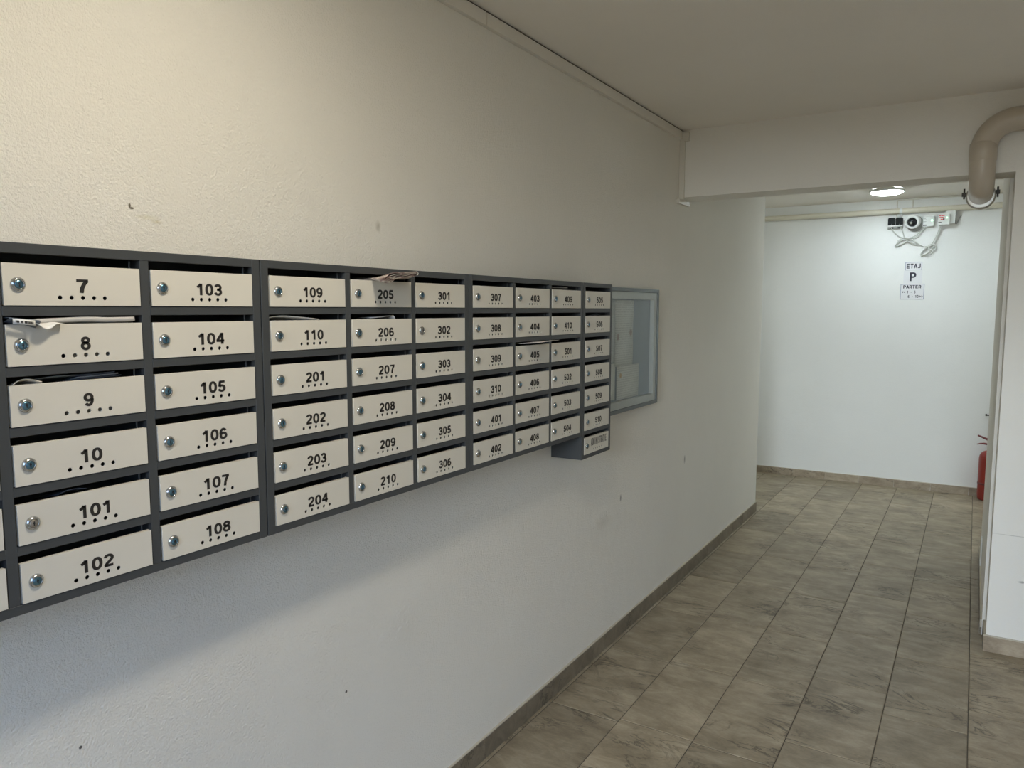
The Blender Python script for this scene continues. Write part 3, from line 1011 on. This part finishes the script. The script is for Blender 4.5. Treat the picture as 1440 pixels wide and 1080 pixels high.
w = MB()
w.box(WX + 0.0005, WX + 0.018, FRONT - 0.05, FRONT + 0.135, 2.236, 2.262)
single('cable_trunking', w, M_pvc, (WX, FRONT, 2.236), 'short white cable trunking running under the beam', 'cable trunking', 'white cable trunking', 0.0015)

# ------------------------------------------------------------------ drain pipe
PR = 0.053
px, py, pz = 1.3135, 3.79, 2.497
path = [(RIGHT - 0.001, py, pz)]
RE = 0.125
for k in range(0, 13):
    a = k / 12 * PI / 2
    path.append((px + RE - RE * math.sin(a), py, pz - RE + RE * math.cos(a)))
R2 = 0.075
zl = 2.2125
for k in range(0, 9):
    a = k / 8 * PI / 2
    path.append((px, py + R2 - R2 * math.cos(a), zl + R2 - R2 * math.sin(a)))
yb = 4.20
for k in range(0, 9):
    a = k / 8 * PI / 2
    path.append((px, yb - R2 + R2 * math.sin(a), zl + R2 - R2 * math.cos(a)))
path.append((px, yb, CEIL - 0.001))
dp = thing('drain_pipe', 'thick beige drain pipe bending down and under the beam', 'pipe', (px, py, zl))
w = MB(); w.tube(path, PR, 28)
obj('pipe', w, M_pipe, dp)
w = MB(); w.tube([(px, py, 2.322), (px, py, 2.324), (px, py, 2.402), (px, py, 2.404)], [PR, PR + 0.0022, PR + 0.0022, PR], 28)
obj('sleeve', w, M_pipe, dp)
w = MB(); w.tube([(px + RE + 0.03, py, pz), (px + RE + 0.032, py, pz), (px + RE + 0.11, py, pz), (px + RE + 0.112, py, pz)], [PR, PR + 0.0022, PR + 0.0022, PR], 28)
obj('sleeve', w, M_pipe, dp)
w = MB()
cy = 4.085
for dy in (-0.010, 0.0105):
    w.tube([(px, cy + dy + q, zl - 0.010) for q in (-0.0075, -0.006, 0, 0.006, 0.0075)], [PR + 0.004, PR + 0.009, PR + 0.011, PR + 0.009, PR + 0.004], 36)
w.tube([(px, cy - 0.014, zl - 0.010), (px, cy + 0.014, zl - 0.010)], PR + 0.006, 36)
cl = obj('pipe_clamp', w, M_steel, dp)
w = MB()
w.box(px - PR - 0.028, px - PR - 0.008, cy - 0.012, cy + 0.012, zl - 0.008, zl + 0.010)
w.box(px + PR + 0.008, px + PR + 0.026, cy - 0.012, cy + 0.012, zl - 0.004, zl + 0.014)
w.tube([(px + PR + 0.017, cy, zl - 0.02), (px + PR + 0.017, cy, zl + 0.03)], 0.004, 8)
w.tube([(px - PR - 0.018, cy, zl - 0.02), (px - PR - 0.018, cy, zl + 0.03)], 0.004, 8)
obj('bolt', w, M_darkmetal, cl)

# ------------------------------------------------------------------ far wall: pipe, lamp, gadgets, signs
w = MB(); w.tube([(-3.39, FAR - 0.034, 2.532), (4.19, FAR - 0.034, 2.532)], 0.025, 18)
fp = thing('wall_pipe', 'thin cream pipe running along the top of the far wall', 'pipe', (0.66, FAR, 2.532))
obj('pipe', w, M_creampipe, fp)
for xx in (0.70, -0.9, 2.0):
    w = MB()
    w.tube([(xx - 0.012, FAR - 0.034, 2.532), (xx + 0.012, FAR - 0.034, 2.532)], 0.0285, 18)
    w.box(xx - 0.010, xx + 0.010, FAR - 0.034, FAR - 0.0006, 2.488, 2.512)
    obj('clip', w, M_white, fp)

def lamp(x, y, r, deep, glow, label):
    t = thing('ceiling_lamp', label, 'lamp', (x, y, CEIL), 'round ceiling lamps')
    w = MB()
    w.lathe([(r * 0.9, CEIL - 0.0006), (r, CEIL - 0.004), (r, CEIL - 0.020), (r - 0.006, CEIL - 0.026), (r - 0.012, CEIL - 0.024)], 48, 0, Matrix.Translation((x, y, 0)))
    obj('lamp_rim', w, M_white, t)
    w = MB()
    R_ = r - 0.010
    w.lathe([(R_ * math.cos(k * PI / 16), CEIL - 0.020 - (deep - 0.020) * math.sin(k * PI / 16)) for k in range(9)], 48, 0, Matrix.Translation((x, y, 0)))
    obj('diffuser', w, glow, t)
lamp(0.640, 6.72, 0.135, 0.050, M_lamp_cool, 'round white ceiling lamp glowing beyond the beam')
lamp(2.1, 6.55, 0.135, 0.050, M_lamp_cool, 'unseen ceiling lamp added farther right to brighten the far corridor')  # added out of view as fill light for the far wall
lamp(-1.95, 6.55, 0.135, 0.050, M_lamp_cool, 'unseen ceiling lamp added farther left to brighten the far corridor')  # also added out of view, raises the corridor's ambient light
lamp(0.75, 0.50, 0.112, 0.036, M_lamp_warm, 'round ceiling lamp over the mailboxes')

F = FAR - 0.0006
# black double socket
t = thing('cable_outlet', 'pair of black-covered outlets on the far wall, left of the camera', 'outlet', (0.656, FAR, 2.378))
w = MB(); w.box(0.596, 0.718, F - 0.022, F, 2.377, 2.402); w.box(0.596, 0.718, F - 0.006, F, 2.402, 2.470)
obj('base_plate', w, M_grey, t, 0.002)
w = MB(); w.box(0.5965, 0.7175, F - 0.030, F - 0.006, 2.397, 2.409)
obj('cover_strip', w, M_white, t, 0.001)
for xa in (0.597, 0.660):
    w = MB()
    pts = [(xa, 2.409), (xa + 0.024, 2.409), (xa + 0.029, 2.424), (xa + 0.034, 2.409), (xa + 0.058, 2.409), (xa + 0.058, 2.468), (xa + 0.050, 2.476), (xa + 0.008, 2.476), (xa, 2.468)]
    vs = [(x, F - 0.006, z) for x, z in pts] + [(x, F - 0.034, z) for x, z in pts]
    n = len(pts)
    w.add(vs, [tuple(range(n, 2 * n)), tuple(range(n))[::-1]] + [(k, (k + 1) % n, n + (k + 1) % n, n + k) for k in range(n)])
    obj('black_cover', w, M_blackplastic, t, 0.002)
    w = MB(); w.box(xa + 0.018, xa + 0.046, F - 0.026, F - 0.0222, 2.379, 2.391)
    obj('socket_hole', w, M_blackplastic, t)

# dome camera; the disc behind it doubles as its shadow
cx, cz = 0.797, 2.424
t = thing('dome_camera', 'round white security camera with dark dome on the far wall', 'camera', (cx, FAR, cz))
rot = Matrix.Translation((cx, F - 0.070, cz)) @ Matrix.Rotation(math.radians(-14), 4, 'Z') @ Matrix.Rotation(math.radians(90 + 16), 4, 'X')
w = MB(); w.lathe([(0.046, -0.052), (0.058, -0.045), (0.0615, -0.01), (0.060, 0.006), (0.053, 0.013), (0.043, 0.011), (0.041, 0.002)], 40, 0, rot)
obj('housing', w, M_white, t)
w = MB(); w.lathe([(0.041, 0.003), (0.038, 0.016), (0.029, 0.028), (0.016, 0.035), (0.0, 0.037)], 36, 0, rot)
obj('dome', w, M_dome, t)
w = MB(); w.lathe([(0.013, 0.028), (0.011, 0.0375), (0.0, 0.039)], 20, 0, rot)
obj('lens', w, M_steel, t)
w = MB(); w.lathe([(0.0, -0.0005), (0.066, -0.0005), (0.070, 0.004), (0.068, 0.026), (0.055, 0.034), (0.0, 0.034)], 32, 0, Matrix.Translation((cx + 0.016, F, cz - 0.008)) @ Matrix.Rotation(PI / 2, 4, 'X'))
obj('mount_and_shadow', w, M_grey, t)  # grey mount disc, set low right to stand in for the camera's shadow
w = MB(); w.box(cx - 0.024, cx - 0.010, F - 0.020, F, cz + 0.058, cz + 0.092)
obj('cable_sleeve', w, M_white, t, 0.003)

# white box with a green light
t = thing('router_box', 'white rectangular box with a green light, right of the camera', 'router', (0.921, FAR, 2.38))
w = MB(); w.box(0.876, 0.968, F - 0.034, F, 2.380, 2.476)
obj('case', w, M_white, t, 0.009, 3)
w = MB(); w.lathe([(0.0085, 0), (0.0075, 0.003), (0, 0.0035)], 16, 0, Matrix.Translation((0.948, F - 0.0338, 2.434)) @ Matrix.Rotation(PI / 2, 4, 'X'))
obj('status_light', w, M_led_green, t)
w = MB()
for zz, a, b in ((2.452, 0.880, 0.900), (2.440, 0.880, 0.908), (2.424, 0.880, 0.904), (2.414, 0.880, 0.900)):
    w.box(a, b, F - 0.0346, F - 0.0336, zz, zz + 0.0035)
obj('printed_lines', w, M_grey, t)
w = MB(); w.box(0.880, 0.908, F - 0.0350, F - 0.0336, 2.390, 2.398)
obj('dark_label', w, M_blackplastic, t)

# white and red alarm box with a second box behind it
t = thing('alarm_box', 'white alarm box with red print at the right end of the gadgets', 'alarm', (1.04, FAR, 2.38))
w = MB(); w.box(0.998, 1.086, F - 0.085, F - 0.030, 2.386, 2.478)
obj('case', w, M_white, t, 0.005, 2)
w = MB(); w.box(1.050, 1.128, F - 0.055, F, 2.398, 2.508)
obj('back_box', w, M_white, t, 0.004, 2)
w = MB(); w.box(1.1285, 1.131, F - 0.052, F - 0.002, 2.402, 2.500)
obj('side_plate', w, M_blackplastic, t)
w = MB()
for zz, a, b in ((2.461, 1.004, 1.020), (2.461, 1.024, 1.046), (2.446, 1.006, 1.038), (2.430, 1.016, 1.040)):
    w.box(a, b, F - 0.0856, F - 0.0846, zz, zz + 0.007)
obj('red_print', w, M_redmark, t)
w = MB(); w.box(1.036, 1.046, F - 0.087, F - 0.0846, 2.428, 2.444); w.box(1.000, 1.024, F - 0.0858, F - 0.0846, 2.403, 2.410)
obj('dark_label', w, M_blackplastic, t)
w = MB(); w.lathe([(0.007, 0), (0.006, 0.003), (0, 0.0035)], 16, 0, Matrix.Translation((1.064, F - 0.0848, 2.446)) @ Matrix.Rotation(PI / 2, 4, 'X'))
obj('status_light', w, M_led_green, t)
# thin lever beside it, its shadow falls on the wall
w = MB(); w.tube([(1.138, F - 0.012, 2.394), (1.170, F - 0.006, 2.468)], 0.004, 8)
w.tube([(1.125, F - 0.02, 2.400), (1.140, F - 0.012, 2.396)], 0.004, 8)
obj('antenna', w, M_grey, t)

# cables
def cable(name, paths, r, label, mat=M_cable):
    w = MB()
    for p in paths:
        w.tube(smooth_path(p, 7), r, 7)
    c = paths[0][0]
    return single(name, w, mat, c, label, 'cable')
def W(x, z, d=0.022):
    return (x, FAR - d, z)
def loop(cx, cz, a, b, ang, d, n=12, turns=1):
    out = []
    for k in range(n * turns + 1):
        th_ = 2 * PI * k / n
        x = a * math.cos(th_) * (1 - 0.06 * (k // n)); z = b * math.sin(th_) * (1 - 0.06 * (k // n))
        out.append(W(cx + x * math.cos(ang) - z * math.sin(ang), cz + x * math.sin(ang) + z * math.cos(ang), d + 0.004 * math.sin(th_ * 1.5 + k // n)))
    return out
cable('cable_coil', [
    [W(0.620, 2.392, 0.03), W(0.650, 2.35), W(0.690, 2.31), W(0.735, 2.287, 0.015)],
    [W(0.702, 2.392, 0.03), W(0.722, 2.34), W(0.738, 2.287, 0.015)],
    [W(0.900, 2.380, 0.02), W(0.868, 2.335), W(0.83, 2.297), W(0.790, 2.285, 0.02), W(0.745, 2.290, 0.02)],
    [W(0.886, 2.380, 0.02), W(0.850, 2.33), W(0.80, 2.297), W(0.745, 2.290, 0.02)],
    loop(0.716, 2.252, 0.062, 0.016, 0.55, 0.014, 12, 3),
    loop(0.790, 2.262, 0.062, 0.015, -0.50, 0.016, 12, 3),
    [W(0.680, 2.268), W(0.715, 2.288, 0.02), W(0.745, 2.287, 0.024), W(0.79, 2.278, 0.02), W(0.830, 2.248), W(0.862, 2.226, 0.015)],
], 0.0044, 'pale cable bundle looped below the black outlets and camera')
cable('cable_coil', [
    [W(1.012, 2.392, 0.05), W(1.000, 2.330), W(0.975, 2.265), W(0.952, 2.215, 0.015)],
    [W(1.020, 2.392, 0.05), W(1.008, 2.330), W(0.988, 2.265), W(0.962, 2.215, 0.015)],
    loop(0.925, 2.178, 0.070, 0.024, 0.78, 0.016, 12, 4),
    loop(0.963, 2.196, 0.030, 0.022, 0.1, 0.020, 12, 3),
    [W(0.895, 2.205, 0.02), W(0.925, 2.208, 0.026), W(0.955, 2.200, 0.02)],
    [W(0.869, 2.222, 0.015), W(0.885, 2.212), W(0.905, 2.205, 0.018)],
    [W(0.905, 2.125, 0.016), W(0.950, 2.140), W(0.965, 2.165), W(0.935, 2.185)],
], 0.0044, 'pale cable bundle looped under the alarm box above the signs')
cable('thin_conduit', [[(4.19, FAR - 0.006, CEIL - 0.008), (0.668, FAR - 0.006, CEIL - 0.008)], [(0.666, FAR - 0.005, CEIL - 0.006), (0.666, FAR - 0.005, 2.560)], [(0.790, FAR - 0.005, CEIL - 0.010), (0.790, FAR - 0.005, 2.560)], [(0.664, FAR - 0.005, 2.505), (0.664, FAR - 0.005, 2.476)]], 0.0045,
      'thin grey conduit along the ceiling edge above the gadgets', M_pvc)

# signs
M_sign = new_mat('sign_paper', (0.80, 0.80, 0.82), 0.6)
M_ink = new_mat('sign_ink', (0.05, 0.05, 0.075), 0.7)
M_border = new_mat('sign_border', (0.33, 0.36, 0.45), 0.7)
def sign(x0, x1, z0, z1, lines, label, border=True):
    cx_, cz_ = (x0 + x1) / 2, (z0 + z1) / 2
    w = MB(); w.box(x0, x1, F - 0.0012, F, z0, z1)
    t = single('floor_sign', w, M_sign, (cx_, FAR, cz_), label, 'sign', 'paper floor signs on the far wall')
    if border:
        w = MB(); b = 0.0042; e = 0.002
        for xa, xb, za, zb in ((x0 + e, x1 - e, z0 + e, z0 + e + b), (x0 + e, x1 - e, z1 - e - b, z1 - e), (x0 + e, x0 + e + b, z0 + e + b, z1 - e - b), (x1 - e - b, x1 - e, z0 + e + b, z1 - e - b)):
            w.box(xa, xb, F - 0.0016, F - 0.0012, za, zb)
        obj('border', w, M_border, t)
    for txt, xx, zz, hh, ww, bold in lines:
        link('lettering', text_mesh(txt, hh, ww, M_ink, bold, BASIS_MY), t, (xx - cx_, F - 0.0014 - FAR, zz - cz_))
    return t
sign(0.752, 0.890, 2.000, 2.077, [('ETAJ', 0.821, 2.039, 0.042, 0.112, 0.21)], 'small bordered white sign reading ETAJ')
sign(0.744, 0.894, 1.884, 1.998, [('P', 0.820, 1.943, 0.078, 0.052, 0.20)], 'white sign with a single large letter P', False)
sign(0.722, 0.917, 1.738, 1.880, [('PARTER', 0.818, 1.853, 0.028, 0.144, 0.23), ('<<', 0.749, 1.806, 0.020, 0.030, 0.26), ('1 - 5', 0.812, 1.806, 0.024, 0.070, 0.22),
                                 ('6 - 10', 0.829, 1.766, 0.024, 0.086, 0.22), ('>>', 0.893, 1.766, 0.020, 0.028, 0.26)], 'lowest paper sign, headed PARTER with two arrow rows')

# ------------------------------------------------------------------ fire extinguisher
ex, ey = 1.487, 7.305
t = thing('fire_extinguisher', 'red fire extinguisher standing at the foot of the far wall', 'fire extinguisher', (ex, ey, 0.0))
Tm = Matrix.Translation((ex, ey, 0))
w = MB(); w.lathe([(0, 0.002), (0.062, 0.002), (0.070, 0.006), (0.074, 0.018), (0.077, 0.05), (0.077, 0.36), (0.074, 0.385), (0.064, 0.408), (0.046, 0.424), (0.026, 0.432), (0.022, 0.436), (0.0, 0.436)], 40, 0, Tm)
obj('cylinder', w, M_red, t)
w = MB(); w.lathe([(0.0775, 0.138), (0.0795, 0.140), (0.0795, 0.152), (0.0775, 0.154)], 40, 0, Tm)
obj('strap', w, M_darkred, t)
w = MB(); w.lathe([(0.017, 0.434), (0.017, 0.448), (0.021, 0.450), (0.021, 0.458), (0.015, 0.460), (0.015, 0.49)], 24, 0, Tm)
obj('valve_neck', w, M_steel, t)
w = MB(); w.box(ex - 0.016, ex + 0.018, ey - 0.014, ey + 0.014, 0.470, 0.520)
obj('valve', w, M_darkred, t, 0.005)
w = MB(); w.tube([(ex + 0.006, ey, 0.515), (ex - 0.020, ey - 0.004, 0.530), (ex - 0.060, ey - 0.008, 0.548), (ex - 0.094, ey - 0.010, 0.562)], [0.011, 0.010, 0.008, 0.007], 12)
obj('upper_lever', w, M_darkred, t)
w = MB(); w.tube([(ex - 0.005, ey, 0.486), (ex - 0.045, ey - 0.004, 0.492), (ex - 0.075, ey - 0.008, 0.490), (ex - 0.098, ey - 0.010, 0.484)], [0.009, 0.008, 0.006, 0.004], 12)
obj('lower_handle', w, M_darkred, t)
w = MB(); w.tube(smooth_path([(ex + 0.016, ey, 0.495), (ex + 0.05, ey - 0.01, 0.485), (ex + 0.085, ey - 0.01, 0.42), (ex + 0.088, ey - 0.005, 0.30), (ex + 0.086, ey, 0.16)], 6), 0.009, 10)
obj('hose', w, M_blackplastic, t)

w = MB(); w.box(1.440, 1.500, F - 0.016, F, 0.724, 0.734); w.box(1.440, 1.452, F - 0.022, F - 0.010, 0.722, 0.740)
single('wall_bracket', w, M_darkmetal, (1.47, FAR, 0.73), 'small dark bracket on the far wall above the extinguisher', 'bracket', None, 0.0015)

# plastic end piece low on the right-hand wall
t = thing('trunking_end', 'white plastic trunking end low on the wall behind the pillar', 'cable trunking', (1.431, 5.05, 0.078))
w = MB(); w.box(1.423, 1.4305, 4.98, 5.09, 0.082, 0.245)
obj('cover', w, M_white, t, 0.003)
w = MB(); w.lathe([(0.005, 0), (0.004, 0.0015), (0, 0.002)], 12, 0, Matrix.Translation((1.423, 5.02, 0.098)) @ Matrix.Rotation(-PI / 2, 4, 'Y'))
obj('screw', w, M_steel, t)
